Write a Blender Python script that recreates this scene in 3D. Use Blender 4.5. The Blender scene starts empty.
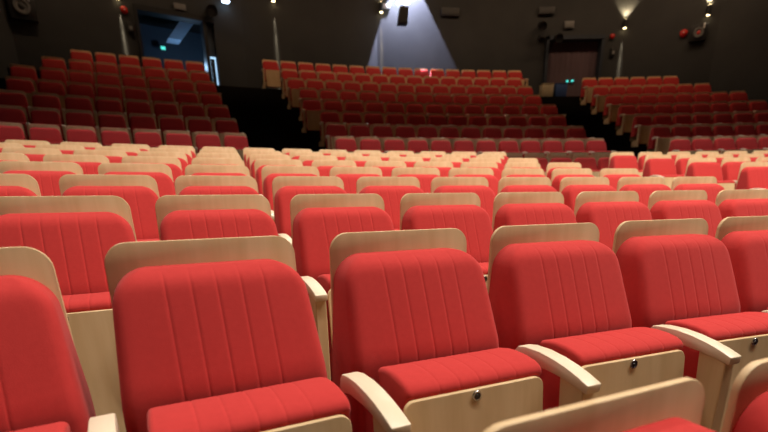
import bpy, bmesh, math, random
from mathutils import Vector, Matrix
random.seed(4)
S = bpy.context.scene
COL = S.collection

# ------------------------------------------------------------------ materials
def new_mat(name, base, rough=.6, spec=.4):
    m = bpy.data.materials.new(name); m.use_nodes = True
    b = m.node_tree.nodes['Principled BSDF']
    b.inputs['Base Color'].default_value = (*base, 1)
    b.inputs['Roughness'].default_value = rough
    b.inputs['Specular IOR Level'].default_value = spec
    return m, m.node_tree, b

def noise_mat(name, c1, c2, scale=(1, 1, 1), nscale=5., rough=.6, spec=.4, bump=0., bscale=None, detail=4.):
    m, t, b = new_mat(name, c1, rough, spec)
    tc = t.nodes.new('ShaderNodeTexCoord'); mp = t.nodes.new('ShaderNodeMapping')
    mp.inputs['Scale'].default_value = scale
    oi = t.nodes.new('ShaderNodeObjectInfo')
    n = t.nodes.new('ShaderNodeTexNoise'); n.noise_dimensions = '4D'
    n.inputs['Scale'].default_value = nscale; n.inputs['Detail'].default_value = detail
    ml = t.nodes.new('ShaderNodeMath'); ml.operation = 'MULTIPLY'; ml.inputs[1].default_value = 37.
    r = t.nodes.new('ShaderNodeValToRGB')
    r.color_ramp.elements[0].position = .32; r.color_ramp.elements[1].position = .68
    r.color_ramp.elements[0].color = (*c1, 1); r.color_ramp.elements[1].color = (*c2, 1)
    L = t.links.new
    L(tc.outputs['Object'], mp.inputs['Vector']); L(mp.outputs['Vector'], n.inputs['Vector'])
    L(oi.outputs['Random'], ml.inputs[0]); L(ml.outputs[0], n.inputs['W'])
    L(n.outputs['Fac'], r.inputs['Fac']); L(r.outputs['Color'], b.inputs['Base Color'])
    if bump:
        n2 = t.nodes.new('ShaderNodeTexNoise'); n2.inputs['Scale'].default_value = bscale or 300
        n2.inputs['Detail'].default_value = 2
        bp = t.nodes.new('ShaderNodeBump'); bp.inputs['Strength'].default_value = bump; bp.inputs['Distance'].default_value = .002
        L(tc.outputs['Object'], n2.inputs['Vector']); L(n2.outputs['Fac'], bp.inputs['Height']); L(bp.outputs['Normal'], b.inputs['Normal'])
    return m

def emit_mat(name, col, strength):
    m, t, b = new_mat(name, (0.02, 0.02, 0.02), .4)
    b.inputs['Emission Color'].default_value = (*col, 1); b.inputs['Emission Strength'].default_value = strength
    return m

M_FAB = noise_mat('red_woven_fabric', (.53, .043, .040), (.56, .047, .044), nscale=60, rough=.95, spec=.12, bump=.25, bscale=420)
_b = M_FAB.node_tree.nodes['Principled BSDF']
_b.inputs['Sheen Weight'].default_value = .12; _b.inputs['Sheen Roughness'].default_value = .45; _b.inputs['Sheen Tint'].default_value = (1, .75, .72, 1)
M_WOOD = noise_mat('birch_plywood', (.69, .475, .25), (.79, .575, .335), scale=(9, 9, .9), nscale=2.6, rough=.42, spec=.35, detail=6)
M_ARM = noise_mat('pale_lacquered_birch', (.80, .66, .47), (.88, .75, .57), scale=(6, 1, 9), nscale=2.2, rough=.33, spec=.45)
M_STEEL, _t, _b = new_mat('dark_steel', (.10, .10, .11), .3); _b.inputs['Metallic'].default_value = .9
M_CHROME, _t, _b = new_mat('bright_steel', (.6, .6, .6), .22); _b.inputs['Metallic'].default_value = 1.
M_CARPET = noise_mat('black_carpet', (.009, .008, .008), (.016, .013, .012), nscale=40, rough=.95, spec=.1, bump=.4, bscale=200)
M_CARPET2 = noise_mat('burgundy_carpet', (.030, .010, .010), (.045, .014, .013), nscale=40, rough=.95, spec=.1, bump=.4, bscale=200)
M_WALL = noise_mat('charcoal_wall', (.048, .049, .049), (.058, .059, .058), nscale=1.2, rough=.8, spec=.2, bump=.15, bscale=40)
M_CEIL = noise_mat('black_ceiling', (.012, .012, .012), (.018, .018, .018), nscale=3, rough=.9)
M_BLACK = noise_mat('matt_black', (.010, .010, .011), (.017, .017, .018), nscale=9, rough=.55)
M_GRILLE = noise_mat('speaker_cloth', (.014, .014, .015), (.03, .03, .03), nscale=180, rough=.8)
M_DIMGREY = noise_mat('dim_grey_plastic', (.16, .16, .155), (.20, .20, .19), nscale=6, rough=.6)
M_DARKGREY = noise_mat('dark_grey_paint', (.05, .05, .05), (.065, .065, .065), nscale=6, rough=.6)
M_PURPLE = noise_mat('plum_curtain', (.115, .075, .085), (.135, .088, .10), scale=(14, 1, .5), nscale=1.5, rough=.9)
M_BLUEPAINT = noise_mat('blue_grey_paint', (.055, .075, .10), (.065, .09, .12), nscale=2, rough=.7)
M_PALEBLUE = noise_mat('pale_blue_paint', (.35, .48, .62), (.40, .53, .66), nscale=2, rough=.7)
M_REDPAINT = noise_mat('red_enamel', (.55, .02, .015), (.62, .03, .02), nscale=8, rough=.35)
M_FRAME2 = noise_mat('dark_blue_frame', (.022, .030, .042), (.030, .038, .052), nscale=4, rough=.6)
M_WHITE = noise_mat('white_plastic', (.7, .7, .68), (.76, .76, .74), nscale=8, rough=.5)
M_BEIGE = noise_mat('beige_plastic', (.50, .42, .26), (.56, .47, .30), nscale=6, rough=.6)
M_BLUEBOX = noise_mat('blue_plastic', (.04, .09, .26), (.05, .11, .30), nscale=6, rough=.6)
M_LAMP = emit_mat('flood_lens', (.80, .93, 1.0), 28.)
M_LAMP2 = emit_mat('blue_flood_lens', (.62, .80, 1.0), 9.)
M_WARM = emit_mat('warm_lamp_lens', (1.0, .74, .38), 14.)
M_TEAL = emit_mat('teal_exit_light', (.10, .85, .75), 1.1)
M_BLUEGLOW = emit_mat('blue_white_light', (.45, .72, 1.0), 1.3)

# ------------------------------------------------------------------ helpers
def mesh_from(name, verts, faces, mat, smooth=True, angle=40, bevel=0., segs=2):
    bm = bmesh.new()
    vs = [bm.verts.new(v) for v in verts]
    for f in faces:
        try: bm.faces.new([vs[i] for i in f])
        except ValueError: pass
    return mesh_bm(name, bm, mat, smooth, angle, bevel, segs)

def mesh_bm(name, bm, mat, smooth=True, angle=40, bevel=0., segs=2):
    bmesh.ops.remove_doubles(bm, verts=bm.verts, dist=1e-6)
    bmesh.ops.recalc_face_normals(bm, faces=bm.faces)
    if bevel:
        es = [e for e in bm.edges if len(e.link_faces) == 2 and e.calc_face_angle(0) > math.radians(50)]
        bmesh.ops.bevel(bm, geom=es, offset=bevel, segments=segs, affect='EDGES', profile=.5, clamp_overlap=True)
    me = bpy.data.meshes.new(name); bm.to_mesh(me); bm.free()
    me.materials.append(mat)
    if smooth:
        me.polygons.foreach_set('use_smooth', [True]*len(me.polygons))
        me.set_sharp_from_angle(angle=math.radians(angle))
    return me

def obj(name, me, parent=None, loc=None, rotz=None):
    o = bpy.data.objects.new(name, me); COL.objects.link(o)
    if parent: o.parent = parent
    if loc is not None: o.location = loc
    if rotz is not None: o.rotation_euler = (0, 0, rotz)
    return o

def tag(o, label, cat, group=None):
    o['label'] = label; o['category'] = cat
    if group: o['group'] = group
    return o

def thing(name, label, cat, loc, rotz=0, group=None):
    o = bpy.data.objects.new(name, None); o.empty_display_size = .1; COL.objects.link(o)
    o.location = loc; o.rotation_euler = (0, 0, rotz)
    return tag(o, label, cat, group)

def struct(name, me, **k):
    o = obj(name, me, **k); o['kind'] = 'structure'; return o

def add_box(bm, c, s, R=None):
    g = bmesh.ops.create_cube(bm, size=1)['verts']
    for v in g:
        p = Vector((v.co.x*s[0], v.co.y*s[1], v.co.z*s[2]))
        if R: p = R @ p
        v.co = p + Vector(c)

def box_me(name, c, s, mat, bevel=0., R=None):
    bm = bmesh.new(); add_box(bm, c, s, R); return mesh_bm(name, bm, mat, bevel > 0, 40, bevel)

def lathe_me(name, prof, mat, n=20, axis='z', origin=(0, 0, 0), R=None, rim=None):
    """prof: list of (radius, height) revolved about the axis."""
    v, f = [], []
    for r, h in prof:
        for k in range(n):
            a = 2*math.pi*k/n
            p = (r*math.cos(a), r*math.sin(a), h)
            if axis == 'y': p = (p[0], -p[2], p[1])
            p = Vector(p)
            if R: p = R @ p
            v.append(tuple(p + Vector(origin)))
    for j in range(len(prof)-1):
        for k in range(n):
            f.append((j*n+k, j*n+(k+1) % n, (j+1)*n+(k+1) % n, (j+1)*n+k))
    f.append(tuple(range(n))); f.append(tuple((len(prof)-1)*n+k for k in range(n)))
    me = mesh_from(name, v, f, mat, True, 35)
    if rim:
        me.materials.append(M_CHROME); o = Vector(origin)
        for p in me.polygons:
            q = p.center-o
            if len(p.vertices) == 4 and rim[0] < math.hypot(q.x, q.z) < rim[1]: p.material_index = 1
    return me

def prism(name, poly, lo, hi, mat, plane='xz', bevel=0., segs=2, warp=None):
    """outline poly extruded along the remaining axis; 'xz' extrudes along y, 'yz' along x."""
    n = len(poly); v = []
    for e in (lo, hi):
        for a, b in poly:
            p = (a, e, b) if plane == 'xz' else (e, a, b)
            v.append(warp(p) if warp else p)
    f = [tuple(range(n)), tuple(range(2*n-1, n-1, -1))]
    for i in range(n):
        f.append((i, (i+1) % n, n+(i+1) % n, n+i))
    return mesh_from(name, v, f, mat, True, 30, bevel, segs)

def round_rect(x0, x1, z0, z1, rt, rb, n=6):
    """outline with top corners of radius rt and bottom corners rb"""
    p = []
    for cx, cz, r, a0 in ((x1-rt, z1-rt, rt, 0), (x0+rt, z1-rt, rt, 90), (x0+rb, z0+rb, rb, 180), (x1-rb, z0+rb, rb, 270)):
        for k in range(n+1):
            a = math.radians(a0+90*k/n); p.append((cx+r*math.cos(a), cz+r*math.sin(a)))
    return p

# ------------------------------------------------------------------ the seat (origin on the floor below its wooden back; faces -y)
H = .98
SEAMS = (-.124, -.062, 0., .062, .124)

def back_cushion(fine):
    zt, zb = -.064, -.64
    rc, rr = .085, .026
    def hw(z): return .241+.026*min(1, (zt-z)/.34)
    def D(z): return .098+.125*min(1, (zt-z)/.30)**.9
    xs = set()
    nb = 9 if fine else 5
    for k in range(nb+1):
        for s in (-1, 1):
            xs.add(round(s*(.135+(1-.135)*0+(.240-.135)*math.sin(k/nb*math.pi/2)), 5))
    if fine:
        for s in SEAMS:
            for d in (-.010, -.0045, -.0018, 0, .0018, .0045, .010): xs.add(round(s+d, 5))
        for k in range(5): xs.add(round(-.093+.062*k-.031+.0, 5)) if False else None
        for k in range(-2, 2): xs.add(round(.031+.062*k, 5))
    else:
        for k in range(-3, 4): xs.add(round(.04*k, 5))
    xs = sorted(xs)
    zs = [zt-.075*(1-math.cos(k/10*math.pi/2)) for k in range(11)] if fine else [zt-.075*(1-math.cos(k/5*math.pi/2)) for k in range(6)]
    zs += [zt-.075-(.075+zb-zt)*0-(zt-.075-zb)*k/(14 if fine else 5) for k in range(1, (15 if fine else 6))]
    V, F = [], []
    nx = len(xs); rows = []
    for z in zs:
        ez = zt-z; h = hw(z); hc = h
        if ez < rc: hc = h-(rc-math.sqrt(max(0, rc*rc-(rc-ez)**2)))
        row = []
        for x in xs:
            ax = abs(x)
            if ax > .135: xx = math.copysign(.135+(ax-.135)/(.240-.135)*(hc-.135), x)
            else: xx = x
            e = min(hc-abs(xx), ez)
            t = min(max(e/rr, 0), 1)
            d = (D(z)-.026*(1-min(1, ez/.05))**2)*(.80+.20*math.sqrt(max(0, 1-(1-t)**2)))+.010*(1-(xx/h)**2)*t
            if fine:
                for s in SEAMS:
                    q = abs(x-s)
                    if q < .012: d -= .0019*math.exp(-(q/.0026)**2)*min(1, .25+ez/.03)
            row.append(len(V)); V.append((xx, -d, z+H))
        rows.append(row)
    for a, b in zip(rows, rows[1:]):
        for i in range(nx-1): F.append((a[i], a[i+1], b[i+1], b[i]))
    loop = rows[0]+[r[-1] for r in rows[1:]]+rows[-1][-2::-1]+[r[0] for r in rows[-2:0:-1]]
    base = len(V)
    for i in loop: V.append((V[i][0], -.006, V[i][2]))
    n = len(loop)
    for k in range(n): F.append((loop[k], loop[(k+1) % n], base+(k+1) % n, base+k))
    F.append(tuple(range(base, base+n)))
    return mesh_from('back_cushion', V, F, M_FAB, True, 55)

def seat_cushion(fine):
    hw_ = .222
    prof = [(.262, -.366), (.30, -.357), (.34, -.354), (.385, -.356), (.422, -.363), (.440, -.371), (.450, -.381), (.452, -.394), (.444, -.406),
            (.475, -.62), (.50, -.85), (.49, -.87), (.33, -.87), (.315, -.85), (.272, -.40), (.262, -.382)]
    cy = sum(p[0] for p in prof[:9])/9; cz = -.40
    xs = []
    for k in range(5): xs.append((-hw_+.015*(1-math.cos(k/4*math.pi/2)), math.sin(k/4*math.pi/2)))
    if fine:
        for s in SEAMS:
            for d in (-.010, -.0045, -.0018, 0, .0018, .0045, .010): xs.append((s+d, 1))
        for k in range(-2, 2): xs.append((.031+.062*k, 1))
        xs += [(-.17, 1), (.17, 1)]
    for k in range(5): xs.append((hw_-.015*(1-math.cos(k/4*math.pi/2)), math.sin(k/4*math.pi/2)))
    xs.sort()
    V, F = [], []; n = len(prof)
    for x, t in xs:
        ins = .015*(1-t)
        g = 0
        if fine:
            for s in SEAMS:
                if abs(x-s) < .012: g = max(g, .0013*math.exp(-((x-s)/.0026)**2))
        for k, (f, z) in enumerate(prof):
            if k <= 8:
                # inward direction: down for the top, back for the nose
                w = max(0, min(1, (f-.40)/.05))
                z2 = z-(ins+g)*(1-.5*w); f2 = f-(ins+g)*w
            else: z2, f2 = z, f
            V.append((x+.011, -f2, z2+H))
    m = len(xs)
    for i in range(m-1):
        for k in range(n): F.append((i*n+k, i*n+(k+1) % n, (i+1)*n+(k+1) % n, (i+1)*n+k))
    F.append(tuple(range(n))); F.append(tuple((m-1)*n+k for k in range(n)))
    return mesh_from('seat_cushion', V, F, M_FAB, True, 50)

def back_panel():
    po = round_rect(-.250, .250, H-.76, H, .055, .02, 7)
    return prism('back_panel', po, -.008, .008, M_WOOD, 'xz', .003, 2, warp=lambda p: (p[0]*(1+.06*min(1, (H-p[2])/.5)), p[1], p[2]))

def seat_panel():
    po = round_rect(-.224, .224, H-.885, H-.398, .03, .02, 5)
    return prism('seat_panel', po, -.462, -.448, M_WOOD, 'xz', .002, 1, warp=lambda p: (p[0], p[1]-(H-.398-p[2])*.10, p[2]))

def arm_me(x):
    top = [(.265, -.405), (.270, -.378), (.285, -.362), (.32, -.356), (.38, -.355), (.44, -.362), (.49, -.372), (.535, -.385), (.577, -.401)]
    bot = [(.574, -.428), (.52, -.416), (.47, -.408), (.42, -.404), (.34, -.404), (.30, -.412), (.285, -.42)]
    return prism('armrest', [(-f, z+H) for f, z in top+bot], x-.026, x+.026, M_ARM, 'yz', .004, 2)

def post_me(x):
    po = [(.47, -.403), (.515, -.412), (.560, -.423), (.563, -.52), (.560, -.978), (.0, -.978), (.0, -.80), (.44, -.78), (.478, -.70), (.483, -.60)]
    return prism('arm_post', [(-f, z+H) for f, z in po], x-.023, x+.023, M_WOOD, 'yz', .003, 1)

def badge_me():
    z = H-.416; y = -(.464+.016*.10)
    return lathe_me('badge', [(.0145, 0), (.0150, .002), (.0138, .0038), (.0104, .0038), (.0098, .0020), (.0060, .0022), (.0050, .0045), (.0015, .0050)],
                    M_STEEL, 18, 'y', (-.008, y+.001, z), rim=(.0108, .0160))
ME = {}
for fine in (True, False):
    ME['bc', fine] = back_cushion(fine); ME['sc', fine] = seat_cushion(fine)
ME['bp'] = back_panel(); ME['sp'] = seat_panel()
ME['arm'] = arm_me(.30); ME['post'] = post_me(.30); ME['arm_l'] = arm_me(-.30); ME['post_l'] = post_me(-.30)
ME['badge'] = badge_me()

def make_seat(fine, badge, left_arm):
    t = bpy.data.objects.new('auditorium_seat', None); t.empty_display_size = .1; COL.objects.link(t)
    obj('back_panel', ME['bp'], t); obj('back_cushion', ME['bc', fine], t)
    obj('seat_cushion', ME['sc', fine], t); sp = obj('seat_panel', ME['sp'], t)
    if badge:
        b = obj('badge', ME['badge'], sp); b['label'] = 'small round dark metal badge'
    obj('armrest', ME['arm'], t); obj('arm_post', ME['post'], t)
    if left_arm:
        obj('armrest', ME['arm_l'], t); obj('arm_post', ME['post_l'], t)
    return t

def copy_tree(o, parent=None):
    c = o.copy(); COL.objects.link(c)
    if parent: c.parent = parent
    for ch in list(o.children): copy_tree(ch, c)
    return c

PROTO = {}
def seat(x, y, z, rotz, label, group, fine=True, badge=True, left_arm=False):
    key = (fine, badge, left_arm)
    if key not in PROTO:
        o = PROTO[key] = make_seat(*key)
    else:
        o = copy_tree(PROTO[key])
    o.location = (x, y, z); o.rotation_euler = (0, 0, rotz)
    return tag(o, label, 'seat', group)

# ------------------------------------------------------------------ plan of the hall: every row is an arc about one centre
CX, CY = 8.88, -18.445
R1, DR, DZ, PSI0, P = 21.885, .9478, .145, -.44181, .6
ORD = ['', 'first', 'second', 'third', 'fourth', 'fifth', 'sixth', 'seventh', 'eighth', 'ninth', 'tenth', 'eleventh', 'twelfth', 'thirteenth',
       'fourteenth', 'fifteenth', 'sixteenth']
def rowR(n): return R1+(n-1)*DR
def rowZ(n): return -.2225 if n == 0 else (n-1)*DZ if n < 10 else 8*DZ
def polar(R, psi): return CX+R*math.sin(psi), CY+R*math.cos(psi)

G1 = 'red seats in the lower rows'
G2 = 'red seats in the lower rows across the aisle'
G3 = 'dark red seats in the cross row'
# row -> (arc position of seat 0, first index, last index)
LOWER = {1: (0.0, -1, 4), 2: (-.4648, 0, 7), 3: (-.925, 0, 9), 4: (-.788, 0, 9), 5: (.549, -3, 7), 6: (.686, -3, 7), 7: (.823, -4, 7), 8: (.96, -4, 8)}
for n, (o0, a, b) in LOWER.items():
    for i in range(a, b+1):
        s = o0+i*P+((i-1)*.0145 if n == 1 else 0); psi = PSI0+s/rowR(n); x, y = polar(rowR(n), psi)
        lab = 'red folding seat in the %s lower row, %s counting from the blue doorway end' % (ORD[n], ORD[i-a+1])
        if n == 1: lab = 'large red folding seat in the first full row, %s counting from the blue doorway end' % ORD[i-a+1]
        seat(x, y, rowZ(n), -psi-((i-1)*.025 if n == 1 else 0), lab, G1, n <= 5, n <= 3)
for i, lab in ((0, 'cut-off red seat along the bottom edge showing mostly its pale wooden back'),
               (1, 'cut-off red seat in the bottom corner, only a sliver of wood and cushion showing')):
    s = .4599+i*P; psi = PSI0+s/rowR(0); x, y = polar(rowR(0), psi)
    seat(x, y, rowZ(0), -psi, lab, G1)
ACROSS = {5: (7.725, 1), 6: (7.965, 3), 7: (8.195, 4), 8: (8.415, 6)}
for n, (s0, cnt) in ACROSS.items():
    for i in range(cnt):
        psi = PSI0+(s0+i*P)/rowR(n); x, y = polar(rowR(n), psi)
        lab = 'red folding seat across the lower aisle, %s from that aisle in the %s row' % (ORD[i+1], ORD[n])
        seat(x, y, rowZ(n), -psi, lab, G2, n <= 5, False, i == 0)
for i in range(-1, 4):
    psi = PSI0+(8.10+i*P)/rowR(10); x, y = polar(rowR(10), psi)
    seat(x, y, rowZ(10), -psi, 'dark red seat in the cross row under the raised centre block, %s from doorway side' % ORD[i+2], G3, False, False)

# raised blocks: row -> (psi of one outer edge, psi of the other, count)
TR, TDR, TZ, TDZ, TP = 32.356, .8094, 1.7615, .43027, .5983
HWT = .2455
def tierR(r): return TR+(r-1)*TDR
def tierZ(r): return TZ+(r-1)*TDZ
BLK = {
 'doorway': {1: (None, -.3768, 8), 2: (None, -.3796, 8), 3: (None, -.382, 8), 4: (-.5159, -.3842, 8), 5: (-.5143, -.3851, 8), 6: (-.497, -.3873, 7), 7: (-.4798, -.3886, 6)},
 'centre': {1: (-.3125, -.086, 12), 2: (-.3136, -.0921, 12), 3: (-.3127, -.0987, 12), 4: (-.3218, -.0964, 13), 5: (-.3196, -.102, 13), 6: (-.3252, -.1013, 14),
            7: (-.3263, -.1038, 14), 8: (-.3387, -.0957, 16)},
 'lamps': {1: (-.0278, None, 5), 2: (-.0318, None, 6), 3: (-.0353, None, 7), 4: (-.0379, .0924, 8), 5: (-.0396, .0873, 8), 6: (-.0416, .0665, 7), 7: (-.0431, .0475, 6)}}
for blk, rows in BLK.items():
    for r, (a, b, cnt) in rows.items():
        R = tierR(r); e = HWT/R
        if a is None: pos = [b-e-TP/R*(cnt-1-i) for i in range(cnt)]
        elif b is None: pos = [a+e+TP/R*i for i in range(cnt)]
        else: pos = [a+e+(b-a-2*e)*i/(cnt-1) for i in range(cnt)]
        for i, psi in enumerate(pos):
            x, y = polar(R, psi)
            if blk == 'doorway':
                lab = 'red seat on the raised block by the blue doorway, %s row up, %s from stairs' % (ORD[r], ORD[cnt-i])
                g = 'red seats on the raised block by the doorway'
            elif blk == 'centre':
                lab = 'red seat on the raised centre block, %s row up, %s from the blue doorway side' % (ORD[r], ORD[i+1])
                g = 'red seats on the raised centre block'
            else:
                lab = 'red seat on the raised block under warm wall lamps, %s row up, %s from stairs' % (ORD[r], ORD[i+1])
                g = 'red seats on the raised block under the wall lamps'
            seat(x, y, tierZ(r), -psi, lab, g, False, False, i == 0 and blk != 'doorway')

# ------------------------------------------------------------------ floors
def arc_slab(bm, r0, r1, p0, p1, zt, zb, n):
    v = []
    for k in range(n+1):
        psi = p0+(p1-p0)*k/n
        for r in (r0, r1):
            x, y = polar(r, psi)
            v.append((bm.verts.new((x, y, zt)), bm.verts.new((x, y, zb))))
    for k in range(n):
        a, b, c, d = v[2*k], v[2*k+1], v[2*k+2], v[2*k+3]
        bm.faces.new((a[0], c[0], d[0], b[0])); bm.faces.new((a[1], b[1], d[1], c[1]))
        bm.faces.new((a[0], a[1], c[1], c[0])); bm.faces.new((b[0], d[0], d[1], b[1]))
    for q in (0, n):
        a, b = v[2*q], v[2*q+1]; bm.faces.new((a[0], b[0], b[1], a[1]))
bm = bmesh.new()
FR = .66
arc_slab(bm, 15.0, rowR(0)-FR, -.80, .30, -.37, -1.2, 40)
for n in range(0, 10):
    r1 = rowR(n+1)-FR if n < 9 else TR-.64
    arc_slab(bm, rowR(n)-FR, r1, -.80, .20, rowZ(n), -1.2, 40)
struct('floor', mesh_bm('floor', bm, M_CARPET2, False))
bm = bmesh.new()
for r in range(1, 9):
    r1 = tierR(r+1)-.64 if r < 8 else 39.4
    arc_slab(bm, tierR(r)-.64, r1, -.60, .165 if r < 7 else .10, tierZ(r), .5, 40)
# half-height steps in the two stairs
for pa, pb in ((-.375, -.328), (-.083, -.031)):
    for r in range(1, 8):
        arc_slab(bm, tierR(r+1)-.64-.38, tierR(r+1)-.64, pa+(.0 if r < 6 else -.004), pb, tierZ(r)+TDZ/2, tierZ(r)-.05, 4)
struct('floor_raised', mesh_bm('floor_raised', bm, M_CARPET, False))

# ------------------------------------------------------------------ walls
CEIL = 9.8
WL = [(-9.7, 7.0), (-9.7, 14.5)]
WB = [(-9.7, 14.5), (-4.4, 17.9), (0.0, 19.28), (5.2, 20.1), (9.2, 20.15)]
WR = [(9.2, 20.15), (11.9, 18.9), (14.2, 15.5), (15.0, 7.0)]
def wall_seg(bm, a, b, z0, z1, th=.25):
    a, b = Vector((*a, 0)), Vector((*b, 0)); d = (b-a).normalized(); n = Vector((-d.y, d.x, 0))   # n points outwards (away from the hall)
    v = [bm.verts.new(p+Vector((0, 0, z))) for z in (z0, z1) for p in (a, b, b+n*th, a+n*th)]
    for f in ((0, 1, 2, 3), (7, 6, 5, 4), (0, 4, 5, 1), (1, 5, 6, 2), (2, 6, 7, 3), (3, 7, 4, 0)): bm.faces.new([v[i] for i in f])
def lerp(a, b, t): return (a[0]+(b[0]-a[0])*t, a[1]+(b[1]-a[1])*t)
FL8 = tierZ(8)
bm = bmesh.new(); wall_seg(bm, WL[0], WL[1], -1.2, CEIL); struct('wall_left', mesh_bm('wall_left', bm, M_WALL, False))
bm = bmesh.new()
D1a, D1b = .487, .85          # first doorway along the first back-wall segment
D2a, D2b = .285, .80          # second doorway along the last one
p0, p1 = WB[0], WB[1]
wall_seg(bm, p0, lerp(p0, p1, D1a), -1.2, CEIL); wall_seg(bm, lerp(p0, p1, D1b), p1, -1.2, CEIL)
wall_seg(bm, lerp(p0, p1, D1a), lerp(p0, p1, D1b), 6.86, CEIL); wall_seg(bm, lerp(p0, p1, D1a), lerp(p0, p1, D1b), -1.2, FL8-.02)
wall_seg(bm, WB[1], WB[2], -1.2, CEIL); wall_seg(bm, WB[2], WB[3], -1.2, CEIL)
q0, q1 = WB[3], WB[4]
wall_seg(bm, q0, lerp(q0, q1, D2a), -1.2, CEIL); wall_seg(bm, lerp(q0, q1, D2b), q1, -1.2, CEIL)
wall_seg(bm, lerp(q0, q1, D2a), lerp(q0, q1, D2b), 6.98, CEIL); wall_seg(bm, lerp(q0, q1, D2a), lerp(q0, q1, D2b), -1.2, FL8-.02)
struct('wall_back', mesh_bm('wall_back', bm, M_WALL, False))
bm = bmesh.new()
for a, b in zip(WR, WR[1:]): wall_seg(bm, a, b, -1.2, CEIL)
struct('wall_right', mesh_bm('wall_right', bm, M_WALL, False))
bm = bmesh.new()
po = [(-9.9, -3.5), (15.3, -3.5), (15.3, 16), (12.2, 19.2), (9.3, 20.5), (5, 20.5), (-.2, 19.7), (-4.6, 18.3), (-9.9, 14.9)]
v0 = [bm.verts.new((*p, CEIL)) for p in po]; v1 = [bm.verts.new((*p, CEIL+.2)) for p in po]
bm.faces.new(v0); bm.faces.new(v1[::-1])
for i in range(len(po)): bm.faces.new((v0[i], v0[(i+1) % len(po)], v1[(i+1) % len(po)], v1[i]))
struct('ceiling', mesh_bm('ceiling', bm, M_CEIL, False))
# curved dark panels, added above view to cut lamp light off the raised blocks
def light_blocker(name, rho, zb):
    bm = bmesh.new(); arc_slab(bm, rho, rho+.08, -.85, .20, CEIL-.001, zb, 40)
    struct(name, mesh_bm(name, bm, M_CEIL, False))
light_blocker('light_blocker_1', 23.2, 7.14)
light_blocker('light_blocker_2', 26.5, 6.04)
light_blocker('light_blocker_3', 31.7, 7.45)

# ---- doorway 1: blue-lit lobby behind the wall
dv = (Vector((*p1, 0))-Vector((*p0, 0))).normalized(); nv = Vector((-dv.y, dv.x, 0)); RZ1 = math.atan2(dv.y, dv.x)
def along1(t, out, z): 
    p = lerp(p0, p1, t); return Vector((p[0], p[1], z))+nv*out
R1m = Matrix.Rotation(RZ1, 3, 'Z')
LSEG = (Vector((*p1, 0))-Vector((*p0, 0))).length
bm = bmesh.new()
add_box(bm, along1(.66, 2.6, 5.9), (3.4, .1, 2.6), R1m)                         # far wall of the lobby
add_box(bm, along1(D1a-.02, 1.43, 5.9), (.1, 2.3, 2.6), R1m)
add_box(bm, along1(.93, 1.43, 5.9), (.1, 2.3, 2.6), R1m)
struct('wall_lobby', mesh_bm('wall_lobby', bm, M_BLUEPAINT, False))
struct('ceiling_lobby', box_me('ceiling_lobby', along1(.70, 1.45, 7.25), (3.2, 2.3, .1), M_CEIL, 0, R1m))
struct('floor_lobby', box_me('floor_lobby', along1(.70, 1.45, FL8-.06), (3.2, 2.3, .1), M_CARPET, 0, R1m))
fr = bmesh.new()
add_box(fr, along1(D1a+.006, .05, 5.8), (.09, .34, 2.12), R1m)
add_box(fr, along1(.80, .05, 5.8), (.11, .34, 2.12), R1m)
add_box(fr, along1((D1a+D1b)/2, .05, 6.80), (LSEG*(D1b-D1a), .36, .14), R1m)
struct('door_1', mesh_bm('door_1', fr, M_BLACK, False))
struct('door_1_side_panel', box_me('door_1_side_panel', along1(.832, .14, 5.82), (.36, .06, 2.1), M_BLUEPAINT, 0, R1m))
lp = thing('light_frame', 'narrow glowing blue-white frame low beside the blue doorway', 'light', along1(.829, .10, FL8))
for dx, z0, z1 in ((-.085, 5.05, 5.80), (.085, 5.05, 5.80)):
    obj('light_strip', box_me('light_strip', along1(.829, .095, (z0+z1)/2)-lp.location+dv*dx, (.035, .03, z1-z0), M_BLUEGLOW, 0, R1m), lp)
obj('light_strip', box_me('light_strip', along1(.829, .095, 5.815)-lp.location, (.205, .03, .05), M_BLUEGLOW, 0, R1m), lp)
obj('inner_panel', box_me('inner_panel', along1(.829, .11, 5.28)-lp.location, (.135, .02, 1.02), M_BLACK, 0, R1m), lp)
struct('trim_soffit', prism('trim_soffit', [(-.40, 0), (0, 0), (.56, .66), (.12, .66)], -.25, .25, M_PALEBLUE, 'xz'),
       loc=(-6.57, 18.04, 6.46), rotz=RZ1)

# ---- doorway 2: plum curtain set back in the opening
bm = bmesh.new(); n = 60
x0, x1 = lerp(q0, q1, D2a)[0]-.3, lerp(q0, q1, D2b)[0]+.3
for k in range(n+1):
    x = x0+(x1-x0)*k/n; y = 20.30+.010*math.sin(k*1.35)
    bm.verts.new((x, y, FL8)); bm.verts.new((x, y, 7.2)); bm.verts.new((x, y+.03, FL8)); bm.verts.new((x, y+.03, 7.2))
bm.verts.ensure_lookup_table()
for k in range(n):
    a = bm.verts[4*k:4*k+4]; b = bm.verts[4*k+4:4*k+8]
    bm.faces.new((a[0], b[0], b[1], a[1])); bm.faces.new((a[2], a[3], b[3], b[2])); bm.faces.new((a[1], b[1], b[3], a[3])); bm.faces.new((a[0], a[2], b[2], b[0]))
tag(obj('curtain', mesh_bm('curtain', bm, M_PURPLE)), 'dim plum curtain closing the doorway behind the right-hand stairs'.replace('right-hand', 'second'), 'curtain')
struct('floor_niche', box_me('floor_niche', (7.4, 20.4, FL8-.06), (3.0, .5, .12), M_CARPET))
bm = bmesh.new()
add_box(bm, (x0+.30, 20.12, 5.88), (.10, .34, 2.2)); add_box(bm, (x1-.30, 20.14, 5.88), (.10, .34, 2.2)); add_box(bm, ((x0+x1)/2, 20.12, 6.93), (x1-x0-.5, .34, .12))
struct('door_2', mesh_bm('door_2', bm, M_FRAME2, False))

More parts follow.
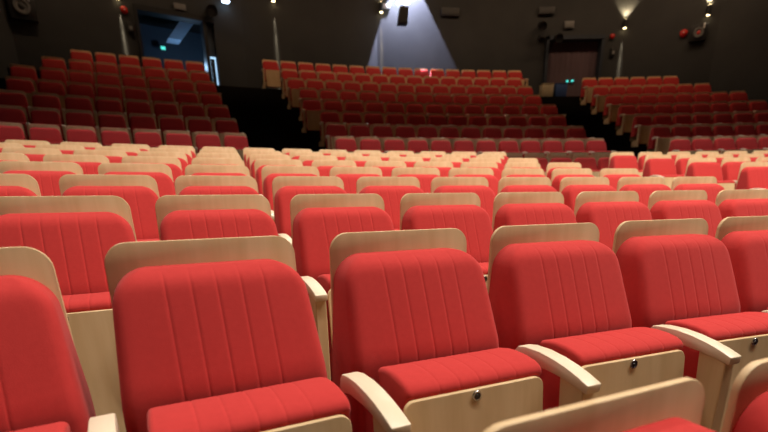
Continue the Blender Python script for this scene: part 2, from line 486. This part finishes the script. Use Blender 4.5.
# ------------------------------------------------------------------ fittings on the walls
def exit_light(loc, rz, label, s=.10, group=None):
    t = thing('exit_light', label, 'exit light', loc, rz, group)
    obj('housing', box_me('housing', (0, .03, 0), (s*1.5, .05, s*1.15), M_BLACK, .006), t)
    obj('lens', box_me('lens', (0, -.002, 0), (s*1.2, .02, s*.85), M_TEAL, .004), t)
pe = (-7.36, 18.55, 6.46)
exit_light(pe, RZ1, 'small teal exit light glowing in the dark blue doorway', .12)
exit_light((7.28, 20.235, 5.56), 0, 'pair-mounted teal exit light on plum curtain, the one nearer the raised centre block', .075, 'teal lights on the plum curtain')
exit_light((7.47, 20.235, 5.57), 0, 'pair-mounted teal exit light on plum curtain, the one nearer the warm wall lamps', .075, 'teal lights on the plum curtain')

def sconce(x, y, z, rz, label, up):
    t = thing('wall_lamp', label, 'wall lamp', (x, y, z), rz, 'slim black wall lamps with down beams')
    # the local -y axis points into the hall
    obj('back_plate', box_me('back_plate', (0, .0, 0), (.12, .03, .22), M_BLACK, .006), t)
    obj('arm', box_me('arm', (0, -.03, 0), (.035, .06, .035), M_BLACK, .004), t)
    obj('lamp_body', lathe_me('lamp_body', [(.050, -.15), (.058, -.145), (.058, .145), (.050, .15)], M_BLACK, 18, 'z', (0, -.072, 0)), t)
    ln = obj('lens', lathe_me('lens', [(.040, -.154), (.05, -.152), (.05, -.149)], M_WARM, 16, 'z', (0, -.072, 0)), t); ln['label'] = 'glowing warm lens'
    if up: obj('lens', lathe_me('lens', [(.05, .149), (.05, .152), (.045, .154)], M_WARM, 16, 'z', (0, -.072, 0)), t)
    c, s = math.cos(rz), math.sin(rz)
    def at(lx, ly, lz): return (x+c*lx-s*ly, y+s*lx+c*ly, z+lz)
    # three nested narrow beams grazing down the wall
    for ang, en in ((11, 320), (5.4, 2000), (2.8, 9500)):
        l = bpy.data.lights.new('beam', 'SPOT'); l.energy = en; l.color = (1, .82, .56); l.spot_size = math.radians(ang); l.spot_blend = .35; l.shadow_soft_size = .002
        lo = bpy.data.objects.new('beam_light', l); COL.objects.link(lo); lo.location = at(0, -.024, -.165)
        d = Vector(at(0, -.020, -1.6))-lo.location; lo.rotation_euler = d.to_track_quat('-Z', 'Y').to_euler()
    if up:
        l = bpy.data.lights.new('upwash', 'SPOT'); l.energy = 110; l.color = (1, .78, .47); l.spot_size = math.radians(96); l.spot_blend = .6; l.shadow_soft_size = .03
        lo = bpy.data.objects.new('upwash_light', l); COL.objects.link(lo); lo.location = at(0, -.075, .17)
        d = Vector(at(0, -.05, 1.2))-lo.location; lo.rotation_euler = d.to_track_quat('-Z', 'Y').to_euler()
def seg_rz(a, b): return math.atan2(b[1]-a[1], b[0]-a[0])
sconce(-7.43, 15.945, 7.08, RZ1, 'slim wall lamp before the blue doorway, its beam dropping behind the end raised seats', True)
sconce(-3.39, 18.20, 7.74, seg_rz(WB[1], WB[2]), 'slim wall lamp with thin beam above the raised stairs by the blue doorway', True)
sconce(.16, 19.29, 7.74, seg_rz(WB[2], WB[3]), 'slim wall lamp at the edge of the blue-lit cone', True)
sconce(9.17, 20.135, 7.36, 0, 'slim warm wall lamp beside the plum curtained doorway', True)
sconce(11.56, 19.045, 7.36, seg_rz(WR[0], WR[1]), 'slim warm wall lamp above the round-faced black cabinet', True)

# floodlight washing the centre of the back wall
rzc = seg_rz(WB[2], WB[3])
t = thing('floodlight', 'bright cool white floodlight at the top of the blue-lit cone', 'floodlight', (.93, 19.09, 7.83), rzc)
obj('housing', box_me('housing', (0, 0, .09), (.46, .20, .14), M_BLACK, .01), t)
obj('lens', box_me('lens', (0, -.02, -.01), (.42, .17, .06), M_LAMP, .01), t)
obj('bracket', box_me('bracket', (0, .16, .12), (.06, .12, .06), M_BLACK, .004), t)
# lit junction box next to it
tag(obj('junction_box', box_me('junction_box', (0, 0, 0), (.24, .02, .15), M_WHITE, .004), None, (.36, 19.325, 7.80), rzc), 'small white box beside the floodlight on the lit wall', 'box')
def spot(name, loc, target, energy, size, blend, col, soft=.02):
    l = bpy.data.lights.new(name, 'SPOT'); l.energy = energy; l.color = col; l.spot_size = math.radians(size); l.spot_blend = blend; l.shadow_soft_size = soft
    o = bpy.data.objects.new(name, l); COL.objects.link(o); o.location = loc
    o.rotation_euler = (Vector(target)-Vector(loc)).to_track_quat('-Z', 'Y').to_euler(); return o
spot('flood_beam', (.98, 19.31, 9.10), (1.0, 21.22, 5.0), 10500, 71.6, .06, (.64, .68, 1.0))
t = thing('floodlight', 'small blue-white floodlight at the upper corner of the blue doorway', 'floodlight', along1(.915, -.20, 7.36), RZ1)
obj('housing', box_me('housing', (0, 0, .07), (.24, .20, .10), M_BLACK, .01), t)
obj('lens', box_me('lens', (0, -.01, 0), (.20, .15, .05), M_LAMP2, .01), t)
obj('bracket', box_me('bracket', (0, .13, .08), (.05, .08, .05), M_BLACK, .004), t)
# hanging loudspeaker in front of the lit wall
t = thing('loudspeaker', 'black loudspeaker hanging in front of the blue-lit cone of wall', 'loudspeaker', (.885, 18.30, 6.90), rzc)
obj('cabinet', prism('cabinet', [(-.19, 0), (.13, 0), (.17, .48), (-.11, .50)], -.14, .14, M_BLACK, 'xz', .01, 2), t)
obj('grille', prism('grille', [(-.16, .03), (.11, .03), (.14, .45), (-.09, .46)], -.152, -.138, M_GRILLE, 'xz', .004, 1), t)
obj('hanger', box_me('hanger', (.03, .0, 1.69), (.022, .022, 2.42), M_BLACK, .004), t)

def wall_box(name, label, cat, c, rz, s, mat, front=None):
    t = thing(name, label, cat, c, rz)
    obj('housing', box_me('housing', (0, 0, 0), s, mat, .012), t)
    obj('front', box_me('front', (0, -s[1]/2-.004, 0), (s[0]*.84, .012, s[2]*.74), front or mat, .004), t)
    return t
wall_box('wall_box', 'dark grey box high on the wall between lit cone and plum doorway', 'box', (2.64, 19.63, 7.69), rzc, (.66, .10, .24), M_DARKGREY, M_DIMGREY if False else M_DARKGREY)
wall_box('unlit_sign', 'pale grey unlit sign above the plum curtained doorway', 'sign', (7.10, 20.06, 7.36), 0, (.36, .08, .22), M_DIMGREY)
wall_box('wall_box', 'dark grey unit high above the plum doorway, larger than the pale sign', 'box', (6.22, 20.04, 7.80), 0, (.58, .12, .22), M_DARKGREY)
t = thing('door_sign', 'small pale sign hanging above the blue doorway', 'sign', along1(.695, -.07, 7.02), RZ1)
obj('plate', box_me('plate', (0, 0, 0), (.34, .05, .16), M_DIMGREY, .006), t); obj('hanger', box_me('hanger', (0, 0, .11), (.02, .02, .10), M_BLACK), t)

# round speaker/lamp at the upper corner of doorway 1
def spotlight(loc, rz, tilt, label, group, r=.11, hang=.12):
    t = thing('stage_spotlight', label, 'spotlight', loc, rz, group)
    R = Matrix.Rotation(tilt, 3, 'X')
    obj('lamp_housing', lathe_me('lamp_housing', [(r*.55, -.17), (r*.8, -.15), (r*.9, .02), (r*1.05, .10), (r*1.05, .17), (r*.92, .17), (r*.85, .12)], M_BLACK, 18, 'y', (0, -.20, 0), R), t)
    obj('yoke', box_me('yoke', (0, -.10, .05), (.05, .24, .03), M_BLACK, .003), t)
    obj('clamp', box_me('clamp', (0, 0, .04), (.07, .05, hang), M_BLACK, .003), t)
spotlight(along1(.835, -.03, 7.02), RZ1, .3, 'round black spotlight at the upper corner of the blue doorway', None, .16)
spotlight((6.02, 20.02, 7.27), 0, .4, 'black spotlight beside the plum doorway, topmost of three', 'black spotlights beside the plum doorway', .14)
spotlight((6.02, 20.02, 6.84), 0, .5, 'black spotlight beside the plum doorway, below the topmost one', 'black spotlights beside the plum doorway', .11)
spotlight((6.62, 19.93, 6.84), 0, .3, 'black spotlight hanging in front of the top of the plum curtain', 'black spotlights beside the plum doorway', .14)

def red_sign(loc, rz, label, r=.10):
    t = thing('wall_fitting', label, 'wall fitting', loc, rz, 'round red fittings on the walls')
    obj('dome', lathe_me('dome', [(r*.9, 0), (r, .02), (r*.9, .05), (r*.6, .075), (r*.2, .085)], M_REDPAINT, 20, 'y', (0, 0, 0)), t)
    obj('hub', lathe_me('hub', [(r*.18, .08), (r*.18, .095), (r*.1, .10)], M_WHITE, 12, 'y', (0, 0, 0)), t)
    obj('base_plate', box_me('base_plate', (0, .012, 0), (r*1.3, .02, r*1.3), M_REDPAINT, .003), t)
def reel(loc, rz, label, w=.46, hub=None):
    t = thing('wall_cabinet', label, 'cabinet', loc, rz, 'black wall cabinets with a round face')
    obj('cabinet_body', box_me('cabinet_body', (0, 0, 0), (w, .16, w*.98), M_BLACK, .01), t)
    obj('face_ring', lathe_me('face_ring', [(w*.18, .08), (w*.30, .08), (w*.32, .10), (w*.29, .125), (w*.21, .125), (w*.18, .10)], M_DIMGREY, 26, 'y'), t)
    obj('face_hub', lathe_me('face_hub', [(w*.12, .08), (w*.12, .11), (w*.06, .13)], hub or M_REDPAINT, 18, 'y'), t)
    b = obj('nozzle', lathe_me('nozzle', [(.02, 0), (.03, .02), (.025, .12), (.012, .16)], M_WHITE, 12, 'z', (w*.28, -.11, w*.22)), t)
rzr = seg_rz(WR[0], WR[1])
red_sign((10.96, 19.31, 6.78), rzr, 'round red fitting beside the round-faced black cabinet, under the warm wall lamps', .125)
reel((11.34, 19.07, 6.70), rzr, 'square black cabinet with grey ring on the wall under a warm lamp', .50)
red_sign((8.76, 20.11, 6.97), 0, 'small red fitting beside the lamp at the plum doorway', .09)
red_sign(along1(.447, -.02, 6.68), RZ1, 'red fitting beside the wall lamp before the blue doorway', .10)
reel(along1(.055, -.10, 6.30), RZ1, 'large black wall cabinet with grey ring in the corner away from the doorways', .60, M_DARKGREY)
red_sign((-9.679, 14.12, 6.42), math.pi/2, 'red fitting at the top corner beside the large black cabinet', .12)
def small_unit(loc, rz, label):
    t = thing('wall_unit', label, 'wall unit', loc, rz, 'small dark wall units below the red fittings')
    obj('housing', box_me('housing', (0, 0, 0), (.15, .09, .26), M_BLACK, .008), t)
    obj('face_plate', box_me('face_plate', (.015, -.05, -.03), (.09, .012, .11), M_DIMGREY, .004), t)
small_unit((8.83, 20.09, 6.46), 0, 'small black wall unit with grey face below the red fitting at the plum doorway')
small_unit(along1(.459, -.05, 6.26), RZ1, 'small black wall unit with grey face just before the blue doorway')

# boxes on the landing at the head of the second stairs
def bin_(x, w, mat, label, ly):
    t = thing('storage_box', label, 'box', (x, ly, FL8), 0, 'storage boxes on the top landing')
    h = .43
    obj('body', prism('body', [(-w/2+.02, 0), (w/2-.02, 0), (w/2, h), (-w/2, h)], -.19, .19, mat, 'xz', .012, 2), t)
    obj('lid', box_me('lid', (0, 0, h+.012), (w+.02, .40, .024), mat, .006), t)
bin_(6.15, .42, M_BEIGE, 'beige storage box on the landing in front of the plum curtain', 19.15)
bin_(6.64, .42, M_BLUEBOX, 'dark blue storage box on the landing in front of the plum curtain', 19.15)

# ------------------------------------------------------------------ light
def area(name, loc, energy, sx, sy, col, rz=0, tilt=0.):
    l = bpy.data.lights.new(name, 'AREA'); l.shape = 'RECTANGLE'; l.size = sx; l.size_y = sy; l.energy = energy; l.color = col
    o = bpy.data.objects.new(name, l); COL.objects.link(o); o.location = loc; o.rotation_euler = (tilt, 0, rz); return o
def bank(name, rho, z, psis, total, sx, sy, col, tilt):
    for psi in psis:
        x, y = polar(rho, psi)
        area(name, (x, y, z), total/len(psis), sx, sy, col, -psi, math.radians(tilt))
WARM = (1.0, .90, .78)
bank('lamp_bank_front', 21.1, 8.8, (-.40, -.30, -.20, -.10, .0), 1250, 2.2, .25, WARM, 18)
bank('lamp_bank_middle', 24.5, 8.8, (-.55, -.42, -.29, -.16, -.03), 470, 2.4, .25, WARM, 8)
bank('lamp_bank_cross', 31.5, 8.8, (-.55, -.44, -.33, -.22, -.11, .0, .09), 540, 2.6, .08, (1.0, .93, .92), 0)
bank('lamp_bank_rear', 36.0, 9.3, (-.46, -.33, -.22, -.12, -.03, .05), 215, 2.6, .3, (1.0, .66, .40), 14)
l = bpy.data.lights.new('lobby_lamp', 'POINT'); l.energy = 26; l.color = (.40, .66, 1.0); l.shadow_soft_size = .1
o = bpy.data.objects.new('lobby_lamp', l); COL.objects.link(o); o.location = along1(.76, .8, 5.7)
w = bpy.data.worlds.new('World'); S.world = w; w.use_nodes = True
w.node_tree.nodes['Background'].inputs['Color'].default_value = (.9, .85, .8, 1); w.node_tree.nodes['Background'].inputs['Strength'].default_value = .012

# ------------------------------------------------------------------ camera
F, PITCH, ROLL, PPY = 463.877, .315497, -.021926, 360.14
c = bpy.data.cameras.new('camera'); co = bpy.data.objects.new('camera', c); COL.objects.link(co)
co.location = (0, 0, H+.0689)
co.rotation_euler = (Matrix.Rotation(math.pi/2-PITCH, 3, 'X') @ Matrix.Rotation(ROLL, 3, 'Z')).to_euler()
c.sensor_fit = 'HORIZONTAL'; c.sensor_width = 36; c.lens = F/768*36
# the photograph is cut from a taller frame: its optical axis lies below the middle
c.shift_y = (PPY-216)/768
c.clip_start = .02; c.clip_end = 100
c.dof.use_dof = True; c.dof.focus_distance = 1.8; c.dof.aperture_fstop = 2.3
S.camera = co
S.view_settings.view_transform = 'Standard'; S.view_settings.look = 'None'; S.view_settings.gamma = 1
S.view_settings.exposure = 0.0
S.view_settings.use_curve_mapping = False
